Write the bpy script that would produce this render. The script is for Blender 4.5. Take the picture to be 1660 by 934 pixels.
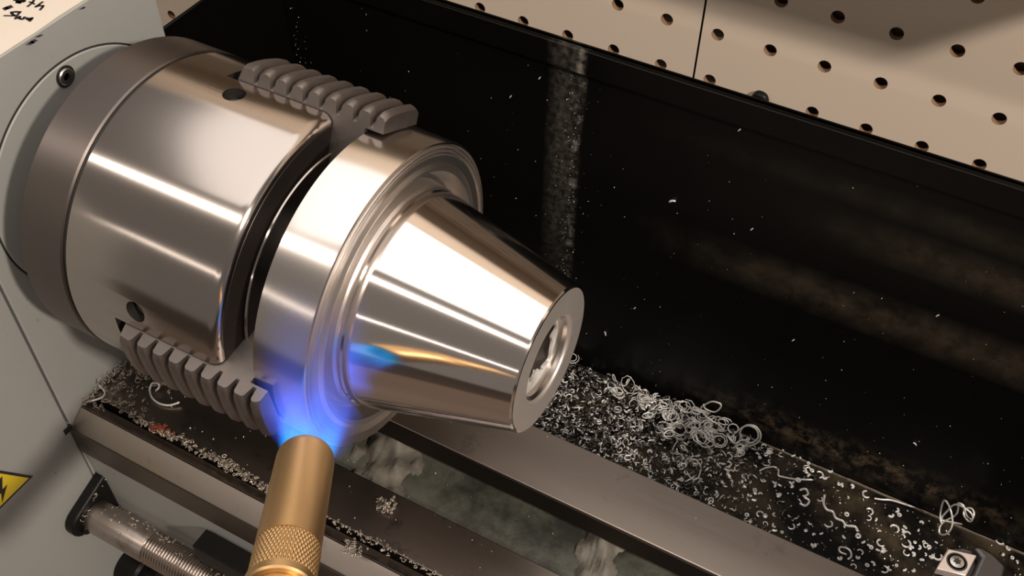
import bpy, bmesh, math, random
import numpy as np
from mathutils import Vector, Matrix, Quaternion

# ------------------------------------------------------------------ clean
for o in list(bpy.data.objects): bpy.data.objects.remove(o)
SC = bpy.context.scene
COL = SC.collection
PI = math.pi
rnd = random.Random(7)
nr = np.random.default_rng(11)

# ------------------------------------------------------------------ camera
cd = bpy.data.cameras.new('camera'); cam = bpy.data.objects.new('camera', cd); COL.objects.link(cam)
CAM = Vector((0, -.21603, .28987))
ROT = Matrix(((0.87676814, 0.48078728, 0.0110104), (-0.35733251, 0.63597077, 0.68399902), (0.32185573, -0.60364292, 0.72939983)))
FPX = 1721.3
cam.matrix_world = Matrix.Translation(CAM) @ ROT.transposed().to_4x4()
cd.sensor_width = 36; cd.lens = 36*FPX/1660; cd.clip_start = .005; cd.clip_end = 50
SC.camera = cam

# ------------------------------------------------------------------ world, exposure
SC.view_settings.view_transform = 'Standard'; SC.view_settings.look = 'None'
SC.view_settings.gamma = 1; SC.view_settings.exposure = 0; SC.view_settings.use_curve_mapping = False
W = bpy.data.worlds.new('world'); SC.world = W; W.use_nodes = True
W.node_tree.nodes['Background'].inputs[0].default_value = (.49, .43, .385, 1)
W.node_tree.nodes['Background'].inputs[1].default_value = .37

# ------------------------------------------------------------------ area lights
def area(name, loc, to, sx, sy, power, color, spread=180):
    l = bpy.data.lights.new(name, 'AREA'); l.shape = 'RECTANGLE'; l.size = sx; l.size_y = sy
    l.energy = power; l.color = color; l.spread = math.radians(spread)
    o = bpy.data.objects.new(name, l); COL.objects.link(o); o.location = loc
    d = (Vector(to)-Vector(loc)).normalized()
    z = -d; x = Vector((1, 0, 0)); x = (x-z*x.dot(z)).normalized(); y = z.cross(x)
    o.matrix_world = Matrix.Translation(Vector(loc)) @ Matrix((x, y, z)).transposed().to_4x4()
    return o
WARM = (1, .87, .77)
area('bench_panel_light', (-.145, -.005, .41), (-.105, -.13, 0.0), .56, .42, 1.15, (1, .92, .87))
area('ceiling_tube_light', (-.65, -1.07, 1.69), (-.2, 0, 0), 2.5, .045, 12, WARM)
area('side_tube_light', (-.5, -2.0, .78), (-.2, 0, 0), 2.2, .03, 1.6, WARM)
area('room_lamp_light', (1.10, -.52, .95), (-.05, .1, 0), .08, .08, 18, WARM)

# ------------------------------------------------------------------ helpers
def px(u, v):          # direction through a pixel of the 1660 x 934 frame
    return ROT.transposed() @ Vector(((u-830)/FPX, -(v-467)/FPX, -1))
def on(u, v, ax, val):  # point where that ray meets an axis plane
    d = px(u, v); return CAM + d*((val-CAM[ax])/d[ax])

def empty(name, loc, label=None, cat=None, group=None, kind=None):
    o = bpy.data.objects.new(name, None); COL.objects.link(o); o.location = loc; o.empty_display_size = .01
    tag(o, label, cat, group, kind); return o
def tag(o, label=None, cat=None, group=None, kind=None):
    if label: o['label'] = label
    if cat: o['category'] = cat
    if group: o['group'] = group
    if kind: o['kind'] = kind
    return o
def wloc(o):
    l = Vector(o.location)
    while o.parent: o = o.parent; l = l+Vector(o.location)
    return l
def obj(name, verts, faces, m, parent=None, smooth=None, loc=None):
    """verts in world coordinates; object origin = parent's place or loc"""
    base = wloc(parent) if parent else Vector(loc or (0, 0, 0))
    V = np.asarray(verts, dtype=float)-np.array(base)
    me = bpy.data.meshes.new(name); me.from_pydata(V.tolist(), [], faces if isinstance(faces, list) else faces.tolist())
    me.materials.append(m)
    bm = bmesh.new(); bm.from_mesh(me); bmesh.ops.recalc_face_normals(bm, faces=bm.faces); bm.to_mesh(me); bm.free()
    if smooth is not None:
        me.shade_smooth(); me.set_sharp_from_angle(angle=math.radians(smooth))
    o = bpy.data.objects.new(name, me); COL.objects.link(o)
    if parent: o.parent = parent
    else: o.location = base
    return o
class MB:
    def __init__(s): s.v = []; s.f = []
    def add(s, v, f):
        n = len(s.v); s.v += [tuple(map(float, p)) for p in v]; s.f += [tuple(i+n for i in q) for q in f]; return s
    def box(s, a, b):
        x0, y0, z0 = a; x1, y1, z1 = b
        return s.add([(x0,y0,z0),(x1,y0,z0),(x1,y1,z0),(x0,y1,z0),(x0,y0,z1),(x1,y0,z1),(x1,y1,z1),(x0,y1,z1)],
                     [(0,3,2,1),(4,5,6,7),(0,1,5,4),(1,2,6,5),(2,3,7,6),(3,0,4,7)])
    def prism(s, poly, axis, a, b):
        """poly: 2-D points in the other two axes, extruded along axis"""
        n = len(poly); o = [k for k in range(3) if k != axis]; P = []
        for val in (a, b):
            for q in poly:
                p = [0, 0, 0]; p[axis] = val; p[o[0]] = q[0]; p[o[1]] = q[1]; P.append(p)
        F = [tuple(range(n))[::-1], tuple(range(n, 2*n))]+[(i, (i+1) % n, (i+1) % n+n, i+n) for i in range(n)]
        return s.add(P, F)
    def build(s, name, m, parent=None, smooth=None, loc=None, bevel=0, seg=2):
        o = obj(name, s.v, s.f, m, parent, smooth, loc)
        if bevel:
            b = o.modifiers.new('bevel', 'BEVEL'); b.width = bevel; b.segments = seg; b.limit_method = 'ANGLE'; b.angle_limit = math.radians(40)
            o.data.shade_smooth(); o.data.set_sharp_from_angle(angle=math.radians(60))
        return o
def lathe(prof, seg=128, O=(0, 0, 0), A=(1, 0, 0), closed=False):
    """profile (a, r) turned about axis A through O"""
    A = Vector(A).normalized(); U = A.orthogonal().normalized() if abs(A.x) < .999 else Vector((0, 1, 0)); V_ = A.cross(U)
    O = Vector(O); vs = []; n = len(prof)
    for a, r in prof:
        for k in range(seg):
            t = 2*PI*k/seg
            vs.append(O+A*a+(U*math.cos(t)+V_*math.sin(t))*r)
    fs = []
    for i in range(n-1 if not closed else n):
        j = (i+1) % n
        for k in range(seg):
            l = (k+1) % seg
            fs.append((i*seg+k, i*seg+l, j*seg+l, j*seg+k))
    if not closed:
        for e in (0, n-1):
            if prof[e][1] > 1e-6: fs.append(tuple(e*seg+k for k in range(seg)))
    return vs, fs
def tube_np(P, r, sides=5, r2=None):
    """numpy tube along polyline P (n,3)"""
    n = len(P); T = np.gradient(P, axis=0); T /= np.linalg.norm(T, axis=1)[:, None]+1e-12
    ref = np.array([.31, .52, .79]); U = np.cross(T, ref); U /= np.linalg.norm(U, axis=1)[:, None]+1e-9; V_ = np.cross(T, U)
    a = np.arange(sides)*2*PI/sides
    r2 = r if r2 is None else r2
    rr = np.ones(n); rr[0] = rr[-1] = .45
    R = P[:, None]+rr[:, None, None]*(U[:, None]*(np.cos(a)*r)[None, :, None]+V_[:, None]*(np.sin(a)*r2)[None, :, None])
    vs = R.reshape(-1, 3)
    i, k = np.meshgrid(np.arange(n-1), np.arange(sides), indexing='ij'); l = (k+1) % sides
    F = np.stack([i*sides+k, i*sides+l, (i+1)*sides+l, (i+1)*sides+k], -1).reshape(-1, 4)
    return vs, F

# ------------------------------------------------------------------ materials
class NT:
    def __init__(s, name):
        s.m = bpy.data.materials.new(name); s.m.use_nodes = True; s.t = s.m.node_tree; s.t.nodes.clear()
        s.out = s.n('ShaderNodeOutputMaterial')
    def n(s, typ, **kw):
        x = s.t.nodes.new(typ)
        for k, v in kw.items():
            if k.startswith('_'): x.inputs[k[1:].replace('_', ' ')].default_value = v
            else: setattr(x, k, v)
        return x
    def l(s, a, b): s.t.links.new(a, b)
    def math(s, op, a, b=None, c=None, clamp=False):
        x = s.n('ShaderNodeMath', operation=op); x.use_clamp = clamp
        for i, q in enumerate((a, b, c)):
            if q is None: continue
            if isinstance(q, (int, float)): x.inputs[i].default_value = q
            else: s.l(q, x.inputs[i])
        return x.outputs[0]
    def mix(s, f, a, b):
        x = s.n('ShaderNodeMix', data_type='RGBA')
        for i, q in ((0, f), (6, a), (7, b)):
            if isinstance(q, (int, float, tuple)): x.inputs[i].default_value = q if not isinstance(q, tuple) else (*q, 1)[:4]
            else: s.l(q, x.inputs[i])
        return x.outputs[2]
    def ramp(s, f, *st):
        x = s.n('ShaderNodeValToRGB'); e = x.color_ramp.elements
        for i, (p, c) in enumerate(st):
            q = e[i] if i < 2 else e.new(p)
            q.position = p; q.color = (*c, 1) if isinstance(c, tuple) else (c, c, c, 1)
        s.l(f, x.inputs[0]); return x.outputs[0]
    def coord(s, kind='Object', scale=(1, 1, 1)):
        c = s.n('ShaderNodeTexCoord'); mp = s.n('ShaderNodeMapping'); mp.inputs['Scale'].default_value = scale
        s.l(c.outputs[kind], mp.inputs[0]); return mp.outputs[0]
    def noise(s, vec, scale, detail=4, rough=.55):
        x = s.n('ShaderNodeTexNoise'); x.inputs['Scale'].default_value = scale; x.inputs['Detail'].default_value = detail
        x.inputs['Roughness'].default_value = rough; s.l(vec, x.inputs['Vector']); return x.outputs['Fac']
    def bsdf(s, **kw):
        b = s.n('ShaderNodeBsdfPrincipled')
        for k, v in kw.items():
            k = k.replace('_', ' ')
            if isinstance(v, (int, float)): b.inputs[k].default_value = v
            elif isinstance(v, tuple): b.inputs[k].default_value = (*v, 1)[:4]
            else: s.l(v, b.inputs[k])
        s.l(b.outputs[0], s.out.inputs[0]); return b
    def bump(s, h, strength, dist):
        x = s.n('ShaderNodeBump'); x.inputs['Strength'].default_value = strength; x.inputs['Distance'].default_value = dist
        s.l(h, x.inputs['Height']); return x.outputs[0]

def turned(name, col, rough, aniso=.6, groove=900, gs=.15, var=.05, axis='X', dark=None):
    """lathe-turned metal: fine rings along the axis, anisotropic gloss"""
    k = NT(name)
    sc = {'X': (groove, 2, 2), 'Z': (2, 2, groove)}[axis]
    v = k.coord('Object', sc); f = k.noise(v, 1, 3)
    v2 = k.coord('Object', (1, 1, 1)); f2 = k.noise(v2, 22, 3)
    c = k.mix(k.math('MULTIPLY', f2, .35), col, tuple(x*(.8) for x in col))
    r = k.math('ADD', k.math('MULTIPLY', f, var), rough-var/2)
    tg = k.n('ShaderNodeTangent', direction_type='RADIAL', axis=axis)
    b = k.bsdf(Base_Color=c, Metallic=1.0, Roughness=r, Anisotropic=aniso, Anisotropic_Rotation=.25, Normal=k.bump(f, gs, .00003))
    k.l(tg.outputs[0], b.inputs['Tangent'])
    return k.m
def simple(name, col, rough=.5, metal=0, bump=0, bscale=200, var=.15, vs=30, spec=.5, coat=0):
    k = NT(name); v = k.coord('Object'); f = k.noise(v, vs, 4); g = k.noise(v, bscale, 3)
    c = k.mix(f, tuple(x*(1-var) for x in col), tuple(min(1, x*(1+var)) for x in col))
    kw = dict(Base_Color=c, Metallic=float(metal), Roughness=k.math('ADD', k.math('MULTIPLY', g, .12), rough-.06), Coat_Weight=float(coat))
    kw['Specular_IOR_Level'] = float(spec)
    if bump: kw['Normal'] = k.bump(g, bump, .0004)
    k.bsdf(**kw); return k.m

M = {}
M['chuck'] = turned('turned_chuck_steel', (.54, .49, .45), .17, .75, 700, .05, .02)
M['plate'] = turned('dull_backplate_steel', (.20, .175, .16), .42, .5, 900, .1)
M['work'] = turned('bright_turned_aluminium', (.80, .75, .70), .22, .6, 1500, .08, .03)
M['cone'] = turned('polished_aluminium_cone', (.84, .78, .73), .13, .7, 2500, .03, .02)
M['face'] = simple('gap_shaded_chuck_face', (.035, .028, .024), .38, .6)  # near-black base paints in the dark gap between chuck and disc
M['jaw'] = simple('hardened_jaw_steel', (.26, .23, .21), .5, 1, .1, 400, .2, 90)
M['hole'] = simple('recess_shade_black', (.02, .017, .015), .5)  # near-black paints shade into grooves, slots and sockets; also marks the insert ring
M['endface'] = simple('faced_aluminium_end', (.72, .66, .61), .48, .75, .05, 900)
M['faced'] = turned('faced_and_grooved_aluminium', (.80, .755, .71), .34, .0, 900, .02, .02)
M['bore'] = turned('rough_bored_aluminium', (.55, .50, .46), .35, .4, 900, .6)
M['screw'] = simple('zinc_cap_screw', (.55, .54, .50), .35, 1, .1, 500)
M['black'] = simple('black_oxide_steel', (.006, .0055, .005), .42, 0, .15, 600, spec=.25)
M['brass'] = turned('satin_torch_brass', (.70, .46, .22), .42, .3, 500, .1, .06, 'Z')
M['swarf'] = simple('bright_aluminium_swarf', (.95, .91, .86), .30, .3, 0, 200, .1)
M['swarf_dark'] = simple('gap_shade_swarf', (.16, .145, .13), .35, .7, 0, 200, .5, 150)  # dark tone puts the heap's shaded gaps into the swarf colour
M['swarf_dull'] = simple('dull_aluminium_swarf', (.52, .46, .38), .36, .75, 0, 200, .25, 120)
M['cream'] = simple('cream_paper_label', (.74, .67, .56), .62, 0, .05, 800, .03)
M['ink'] = simple('black_marker_ink', (.02, .015, .02), .5)
M['yellow'] = simple('yellow_warning_vinyl', (.85, .62, .03), .4, 0, 0, 100, .05)
M['lamp_case'] = simple('white_lamp_housing', (.7, .68, .64), .5)
M['shelf'] = simple('cream_shelf_laminate', (.70, .60, .48), .45)
M['bench'] = simple('brown_bench_wood', (.15, .11, .085), .5, 0, .2, 60, .3, 8)
M['seamdust'] = simple('dusty_folded_seam', (.16, .13, .10), .5, 0, .5, 600, .9, 260)
M['rust'] = simple('rusty_red_swarf', (.30, .06, .03), .6)
M['seam'] = simple('dark_panel_gap', (.03, .03, .028), .7)

def mk_paint():
    k = NT('grey_green_machine_paint'); v = k.coord('Object')
    f = k.noise(v, 18, 4); g = k.noise(v, 700, 2); sp = k.noise(v, 160, 2)
    c = k.mix(f, (.345, .352, .33), (.395, .402, .375))
    c = k.mix(k.ramp(sp, (.70, 0.), (.76, .55)), c, (.20, .17, .12))
    k.bsdf(Base_Color=c, Roughness=k.math('ADD', k.math('MULTIPLY', f, .15), .38), Normal=k.bump(g, .08, .0002), Specular_IOR_Level=.35)
    return k.m
M['paint'] = mk_paint()
def mk_cast():
    k = NT('oily_painted_casting'); v = k.coord('Object')
    f = k.noise(v, 45, 6, .65); g = k.noise(v, 260, 4)
    c = k.mix(k.ramp(f, (.38, 0.), (.62, 1.)), (.04, .041, .032), (.125, .128, .10))
    c = k.mix(k.ramp(k.noise(v, 120, 5, .7), (.58, 0.), (.70, .5)), c, (.012, .011, .01))
    k.bsdf(Base_Color=c, Roughness=.42, Normal=k.bump(g, .5, .0006))
    return k.m
M['cast'] = mk_cast()
M['rib'] = simple('dusty_casting_paint', (.19, .175, .14), .6, 0, .9, 240, .75, 120)
def mk_way(name, col, dirt=.5, rough=.33):
    k = NT(name); v = k.coord('Object', (4, 900, 900)); f = k.noise(v, 1, 3)
    v1 = k.coord('Object', (6, 60, 60)); w = k.noise(v1, 1, 4)
    v2 = k.coord('Object'); d = k.noise(v2, 55, 6, .7)
    c = k.mix(w, tuple(x*.8 for x in col), col)
    c = k.mix(k.ramp(d, (.58, 0.), (.72, dirt)), c, (.05, .04, .032))
    k.bsdf(Base_Color=c, Metallic=1.0, Roughness=k.math('ADD', k.math('MULTIPLY', w, .15), rough-.05), Normal=k.bump(f, .15, .0001))
    return k.m
M['way'] = mk_way('ground_bed_way_steel', (.56, .49, .43), .35)
M['way_side'] = mk_way('dark_way_edge', (.07, .055, .045), .5, .5)  # darker facing over the rear way's inner side
M['way_side2'] = mk_way('brown_way_side', (.20, .17, .14), .5, .45)  # darker brown along the vertical side of the front way
M['way_dark'] = mk_way('shaded_bed_way_steel', (.36, .315, .275), .7, .30)  # way steel darkened: dark reflections and shade painted into its colour
def mk_guard():
    # black gloss enamel with dried coolant: a pale streak, dusty bands and dirt near the tray
    k = NT('black_gloss_guard_enamel')
    g = k.n('ShaderNodeNewGeometry'); sp = k.n('ShaderNodeSeparateXYZ'); k.l(g.outputs['Position'], sp.inputs[0])
    X, Y, Z = sp.outputs
    v = k.coord('Object'); n1 = k.noise(v, 60, 6, .7); n2 = k.noise(v, 300, 5, .7); n3 = k.noise(v, 14, 4)
    # pale streak running down the back panel
    sx = k.math('ADD', X, k.math('MULTIPLY', k.math('SUBTRACT', n3, .5), .006))
    d = k.math('ABSOLUTE', k.math('SUBTRACT', sx, -.1590))
    st = k.ramp(k.math('MULTIPLY', d, 100), (.25, 1.), (1., 0.))
    dE = k.math('ABSOLUTE', k.math('SUBTRACT', sx, -.1525)); stE = k.ramp(k.math('MULTIPLY', dE, 100), (.05, 1.), (.28, 0.))
    st = k.math('MULTIPLY', st, k.ramp(n2, (.40, .10), (.72, .9)))
    st = k.math('ADD', k.math('MULTIPLY', st, .5), k.math('MULTIPLY', stE, k.ramp(k.noise(v, 160, 5, .7), (.48, 0.), (.66, 1.))))
    zf = k.ramp(k.math('ADD', k.math('MULTIPLY', Z, 5), .6), (.0, .2), (.45, 1.), (.80, 1.), (.86, 0.))
    st = k.math('MULTIPLY', st, zf)
    # dusty slanting bands right of centre
    def band(slope, z0, w, x0, x1):
        q = k.math('SUBTRACT', Z, k.math('ADD', k.math('MULTIPLY', X, slope), z0))
        b = k.ramp(k.math('DIVIDE', k.math('ABSOLUTE', q), w), (.15, 1.), (1., 0.))
        xr = k.n('ShaderNodeMapRange', interpolation_type='SMOOTHSTEP'); xr.inputs['From Min'].default_value = x0; xr.inputs['From Max'].default_value = x1
        k.l(X, xr.inputs['Value'])
        return k.math('MULTIPLY', b, xr.outputs[0])
    b1 = band(.0, -.052, .014, -.13, -.02); b2 = band(.0, -.012, .012, -.06, .02); b0 = band(.0, .008, .008, -.14, .05)
    bt = k.math('MULTIPLY', k.math('MULTIPLY', band(0, -.150, .018, -.10, -.01), band(0, -.150, .018, .13, .02)), 1.2)
    bs = k.math('ADD', k.math('ADD', b1, b2), k.math('MULTIPLY', b0, .5))
    bs = k.math('MULTIPLY', bs, k.ramp(n1, (.38, .25), (.66, 1.)))
    bt = k.math('MULTIPLY', bt, k.ramp(k.noise(v, 110, 6, .75), (.46, .0), (.62, 1.)))
    c = k.mix(k.math('MULTIPLY', bs, .8, clamp=True), (.0025, .0023, .002), (.055, .042, .027))
    c = k.mix(k.math('MULTIPLY', bt, .9, clamp=True), c, (.09, .065, .04))
    c = k.mix(k.math('MULTIPLY', st, .8, clamp=True), c, (.26, .24, .20))
    r = k.math('ADD', k.math('MULTIPLY', n1, .25), .22)
    k.bsdf(Base_Color=c, Roughness=k.math('ADD', r, k.math('MULTIPLY', bs, .2)), Specular_IOR_Level=.25, Normal=k.bump(n1, .1, .0003))
    return k.m
M['guard'] = mk_guard()
def mk_tray():
    k = NT('oily_black_tray_enamel'); v = k.coord('Object')
    n1 = k.noise(v, 28, 5, .6); n2 = k.noise(v, 350, 4, .7)
    c = k.mix(k.ramp(n1, (.45, 0.), (.62, 1.)), (.005, .004, .0035), (.060, .046, .026))
    k.bsdf(Base_Color=c, Roughness=k.math('ADD', k.math('MULTIPLY', n1, .3), .2), Normal=k.bump(n2, .2, .0003), Specular_IOR_Level=.4)
    return k.m
M['tray'] = mk_tray()
M['peg'] = simple('cream_painted_hardboard', (.86, .73, .585), .55, 0, .05, 900, .02, 12, .3)
M['hole_in'] = simple('raw_hardboard_edge', (.36, .22, .12), .8)

# ------------------------------------------------------------------ SETTING: pegboard wall, shelf, bench, ceiling
PY = .2004
def pegboard():
    wl = empty('wall_back', (0, PY, -.25), kind='structure')
    gx, gz = -.16726+.0, .03845
    pit = .0254; R = .0031; T = .0032; seg = 16
    SEAM = -.1246
    def panel(xs, zs, clip0, clip1, dx):
        mb = MB(); hb = MB()
        for i in xs:
            for j in zs:
                cx = gx+pit*i+dx; cz = gz-pit*j
                x0, x1 = cx-pit/2, cx+pit/2
                x0 = max(x0, clip0); x1 = min(x1, clip1)
                if i == 1 and clip1 < 0: x1 = clip1
                if x1 <= x0 or not (x0 < cx-R and x1 > cx+R): continue
                P = []
                for k in range(seg):
                    a = 2*PI*(k+.5)/seg; P.append((cx+R*math.cos(a), PY, cz+R*math.sin(a)))
                Q = [(x1, PY, cz+pit/2), (x0, PY, cz+pit/2), (x0, PY, cz-pit/2), (x1, PY, cz-pit/2)]
                vs = P+Q
                fs = []
                q4 = seg//4   # quadrants
                for q in range(4):
                    for k in range(q4-1):
                        a = q*q4+k; fs.append((seg+q, a+1, a))
                    a = (q*q4+q4-1) % seg; b = (a+1) % seg
                    fs.append((seg+q, seg+(q+1) % 4, b, a))
                mb.add(vs, fs)
                hv = P+[(p[0], PY+T, p[2]) for p in P]
                hb.add(hv, [(k, (k+1) % seg, (k+1) % seg+seg, k+seg) for k in range(seg)])
        return mb, hb
    zs = range(-12, 12)
    A, Ah = panel(range(-16, 2), zs, -1, SEAM-.0005, 0)
    B, Bh = panel(range(2, 26), zs, SEAM+.0005, 1, 0)
    for mb, hb in ((A, Ah), (B, Bh)):
        o = mb.build('pegboard_panel', M['peg'], wl)
        hb.build('hole_edge', M['hole_in'], o)
    z0, z1 = gz-pit*11.5, gz+pit*12.5
    MB().box((-.6, PY+.012, z0), (.5, PY+.02, z1)).build('backing_board', M['hole_in'], wl)
    MB().box((SEAM-.02, PY+.0033, z0), (SEAM+.02, PY+.0118, z1)).build('furring_strip', M['seam'], wl)
    # solid wall above the pegboard
    return wl
pegboard()
sh = empty('wall_shelf', (0, PY, .14), 'plain cream shelf board fixed to the pegboard above the lathe', 'shelf')
MB().box((-.5, PY-.09, .14), (.104, PY-.0005, .154)).build('shelf_board', M['shelf'], sh, bevel=.001)

MB().box((-.62, -.6, -.335), (.9, .22, -.3)).build('bench_top_1', M['bench'], None, bevel=.002)['kind'] = 'structure'  # unseen workbench top under the lathe
MB().box((-4, -4, -1.02), (4, 4, -1.0)).build('floor', M['bench'])['kind'] = 'structure'

# ------------------------------------------------------------------ black splash guard with chip tray
GY, ZT, ZB = .13, .0356, -.168
gd = empty('splash_guard', (-.1, GY, ZB), 'black enamelled sheet metal splash guard with turned lip behind the lathe bed', 'splash guard')
mb = MB()
mb.box((-.3130, GY, ZB), (.42, GY+.0015, ZT))
mb.build('back_panel', M['guard'], gd)
mb = MB(); mb.prism([(GY-.0025, ZT), (GY+.0028, ZT), (GY+.0028, ZT-.014), (GY+.0015, ZT-.014), (GY+.0015, ZT-.002), (GY, ZT-.002), (GY, ZT-.012), (GY-.0025, ZT-.012)], 0, -.3130, .42)
mb.build('top_lip', M['guard'], gd, bevel=.0004)
MB().box((-.3145, .0535, ZB), (-.3130, GY+.0015, ZT)).build('end_panel', M['guard'], gd, bevel=.0003)
tr = empty('chip_tray', (0, .08, ZB), 'oily black chip tray floor lying between lathe bed and splash guard', 'tray')
MB().box((-.3128, .045, ZB-.0015), (.42, GY-.0003, ZB)).build('tray_floor', M['tray'], tr)
# folded joint lip where tray meets guard
mb = MB()
for i in range(60):
    x0 = -.05+i*.0075
    mb.box((x0, GY-.0012-.0003*rnd.random(), ZB+.0002), (x0+.0078, GY-.0004, ZB+.0008+.0004*rnd.random()))
o = mb.build('folded_seam', M['seamdust'], tr)

# ------------------------------------------------------------------ headstock
HX = -.3112
hs = empty('headstock', (-.38, 0, -.299), 'grey-green painted lathe headstock casting at the left', 'machine')
mb = MB()
mb.prism([(-.0602, -.299), (-.0602, -.109), (-.0596, -.109), (-.0596, .068), (.0525, .068), (.0525, -.299)], 0, -.47, HX)
mb.build('casting', M['paint'], hs, bevel=.0012)
mb = MB(); mb.prism([(-.16, -.299), (-.16, .068), (-.0604, .068), (-.0604, -.299)], 0, -.47, HX)
mb.build('front_cover', M['paint'], hs, bevel=.0012)
MB().box((-.46, -.062, -.105), (HX-.0022, -.058, .06)).build('panel_gap', M['seam'], hs)
v, f = lathe([(HX-.004, .0519), (HX+.0006, .0519), (HX+.0010, .0515), (HX+.0010, .030), (HX-.004, .030)], 128)
cov = obj('bearing_cover', v, f, M['paint'], hs, 30)
v, f = lathe([(0, .0527), (.0002, .0527), (.0002, .0516), (0, .0516)], 128, (HX+.00015, 0, 0))
obj('cover_seam', v, f, M['seam'], hs)
# socket cap screw in its counterbore
sc = Vector((HX+.0012, -.0011, .0467))
v, f = lathe([(0, .0044), (.0002, .0044), (.0002, .0036), (0, .0036)], 40, sc); cb = obj('counterbore', v, f, M['hole'], hs)
v, f = lathe([(-.001, .0035), (.0006, .0035), (.0010, .0030), (.0010, .0016), (-.0009, .0016)], 32, sc)
s1 = obj('cap_screw', v, f, M['screw'], hs, 30)
v, f = lathe([(-.0012, .00165), (-.0005, .00165)], 6, sc); obj('hex_socket', v, f, M['hole'], s1)
# black block painting in the dark of the gap under cover corner
MB().box((HX-.001, -.0640, -.1125), (HX+.0003, -.0595, -.1090)).build('corner_gap_shade', M['hole'], hs)

# paper label on headstock top with marker writing
lab = empty('paper_label', (-.36, 0, .0681), 'cream paper sheet with black marker writing on the headstock top', 'label')
edge = [(HX-.0006-.0007*rnd.random(), -.158+i*.011) for i in range(20)]
poly = [(-.468, -.158)]+[(-.468, .0515)]+[(x, min(y, .0515)) for x, y in edge[::-1]]
MB().prism(poly, 2, .0681, .0684).build('paper_sheet', M['cream'], lab)
ZL = .0685
def ink(pts, w, par, name='ink_stroke'):
    P = [on(a/9.34, b/9.34, 2, ZL) for a, b in pts]; mb = MB()
    for a, b in zip(P, P[1:]):
        d = (b-a); d.z = 0
        if d.length < 1e-6: continue
        n = Vector((-d.y, d.x, 0)).normalized()*w; e = d.normalized()*w*.6
        mb.add([a-e-n, b+e-n, b+e+n, a-e+n], [(0, 1, 2, 3)])
    return mb.build(name, M['ink'], par)
S = [([(62,236),(130,238),(225,240)],.0004), ([(312,182),(240,178),(172,184),(180,205),(205,228),(232,236)],.00055),
     ([(300,180),(262,232),(232,282)],.0005), ([(232,282),(268,272),(300,250),(302,284),(330,290)],.0005), ([(330,290),(352,286),(366,262),(378,262)],.0005),
     ([(400,270),(418,292),(436,276),(444,300),(468,276),(488,272),(470,296),(448,318)],.00055),
     ([(75,132),(105,120),(130,112),(160,100)],.0011),
     ([(215,0),(250,-5),(262,40),(285,8),(300,45),(330,10),(360,5)],.0006), ([(380,-30),(370,20),(352,28)],.0005),
     ([(520,-10),(490,40),(420,96)],.0005), ([(445,28),(490,40),(520,62)],.0004),
     ([(645,28),(600,60),(538,102)],.0005), ([(538,102),(600,84),(655,88),(640,110),(608,148)],.0005)]
for p, w in S: ink(p, w, lab)
for p in ([(455,662),(490,640),(530,612)], [(570,556),(600,545),(632,530)], [(1245,130),(1262,120),(1280,112)]):
    ink(p, .0009 if p[0][0] == 455 else .0005, lab, 'paint_chip')

# warning triangle
wt = empty('warning_sticker', on(10, 800, 0, HX), 'yellow triangular warning sticker with black border on the headstock face', 'sticker')
def tri(s, c): return [(c[0]-s/2, c[1]-s*.2887), (c[0]+s/2, c[1]-s*.2887), (c[0], c[1]+s*.5774)]
Acor = on(53, 771.5, 0, HX); sd = .030
cT = (Acor.y-sd/2, Acor.z+sd*.2887)
MB().prism(tri(sd, cT), 0, HX+.0001, HX+.0003).build('black_border', M['ink'], wt)
MB().prism(tri(sd-.0042, cT), 0, HX+.0003, HX+.0004).build('yellow_field', M['yellow'], wt)
bz = cT[1]-.002; by = cT[0]
MB().prism([(by+.0012, bz+.0085), (by-.003, bz+.0005), (by-.0004, bz+.0009), (by-.0022, bz-.0045), (by+.0036, bz+.0022), (by+.0008, bz+.0020), (by+.0036, bz+.0085)], 0, HX+.0004, HX+.0005).build('black_symbol', M['ink'], wt)

# ------------------------------------------------------------------ lathe bed
ZW = -.105
bed = empty('lathe_bed', (-.05, 0, -.299), 'cast lathe bed with ground steel ways running from headstock to lower right', 'machine')
X0, X1 = HX+.0003, .40
MB().prism([(.011, ZW), (.0405, ZW), (.0405, ZW-.012), (.036, ZW-.016), (.034, -.299), (.022, -.299), (.016, ZW-.0125), (.011, ZW-.0120)], 0, X0, X1).build('rear_way', M['way'], bed, bevel=.0005)
MB().prism([(-.0200, ZW), (-.0440, ZW), (-.0440, ZW-.014), (-.026, ZW-.014), (-.0200, ZW-.012)], 0, X0, X1).build('front_flat_way', M['way_dark'], bed, bevel=.0004)
MB().prism([(-.0516, ZW+.0002), (-.0605, -.1112), (-.0605, -.1290), (-.0516, -.1290)], 0, X0, X1).build('front_vee_way', M['way'], bed, bevel=.0005)
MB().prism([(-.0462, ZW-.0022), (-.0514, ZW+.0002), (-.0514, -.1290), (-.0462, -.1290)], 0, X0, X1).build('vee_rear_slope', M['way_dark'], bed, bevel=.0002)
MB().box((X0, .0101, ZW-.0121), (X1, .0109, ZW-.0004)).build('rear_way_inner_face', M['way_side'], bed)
MB().box((X0, -.0611, -.1285), (X1, -.0606, -.1116)).build('front_way_side', M['way_side2'], bed)
MB().prism([(-.0600, -.1291), (-.0285, -.1291), (-.0285, -.299), (-.0565, -.299), (-.0590, -.152)], 0, X0, X1).build('front_girder', M['paint'], bed, bevel=.001)
MB().prism([(-.0283, -.128), (.0215, -.128), (.0215, -.299), (-.0283, -.299)], 0, X0, X1).build('bed_web', M['cast'], bed, bevel=.001)
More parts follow.
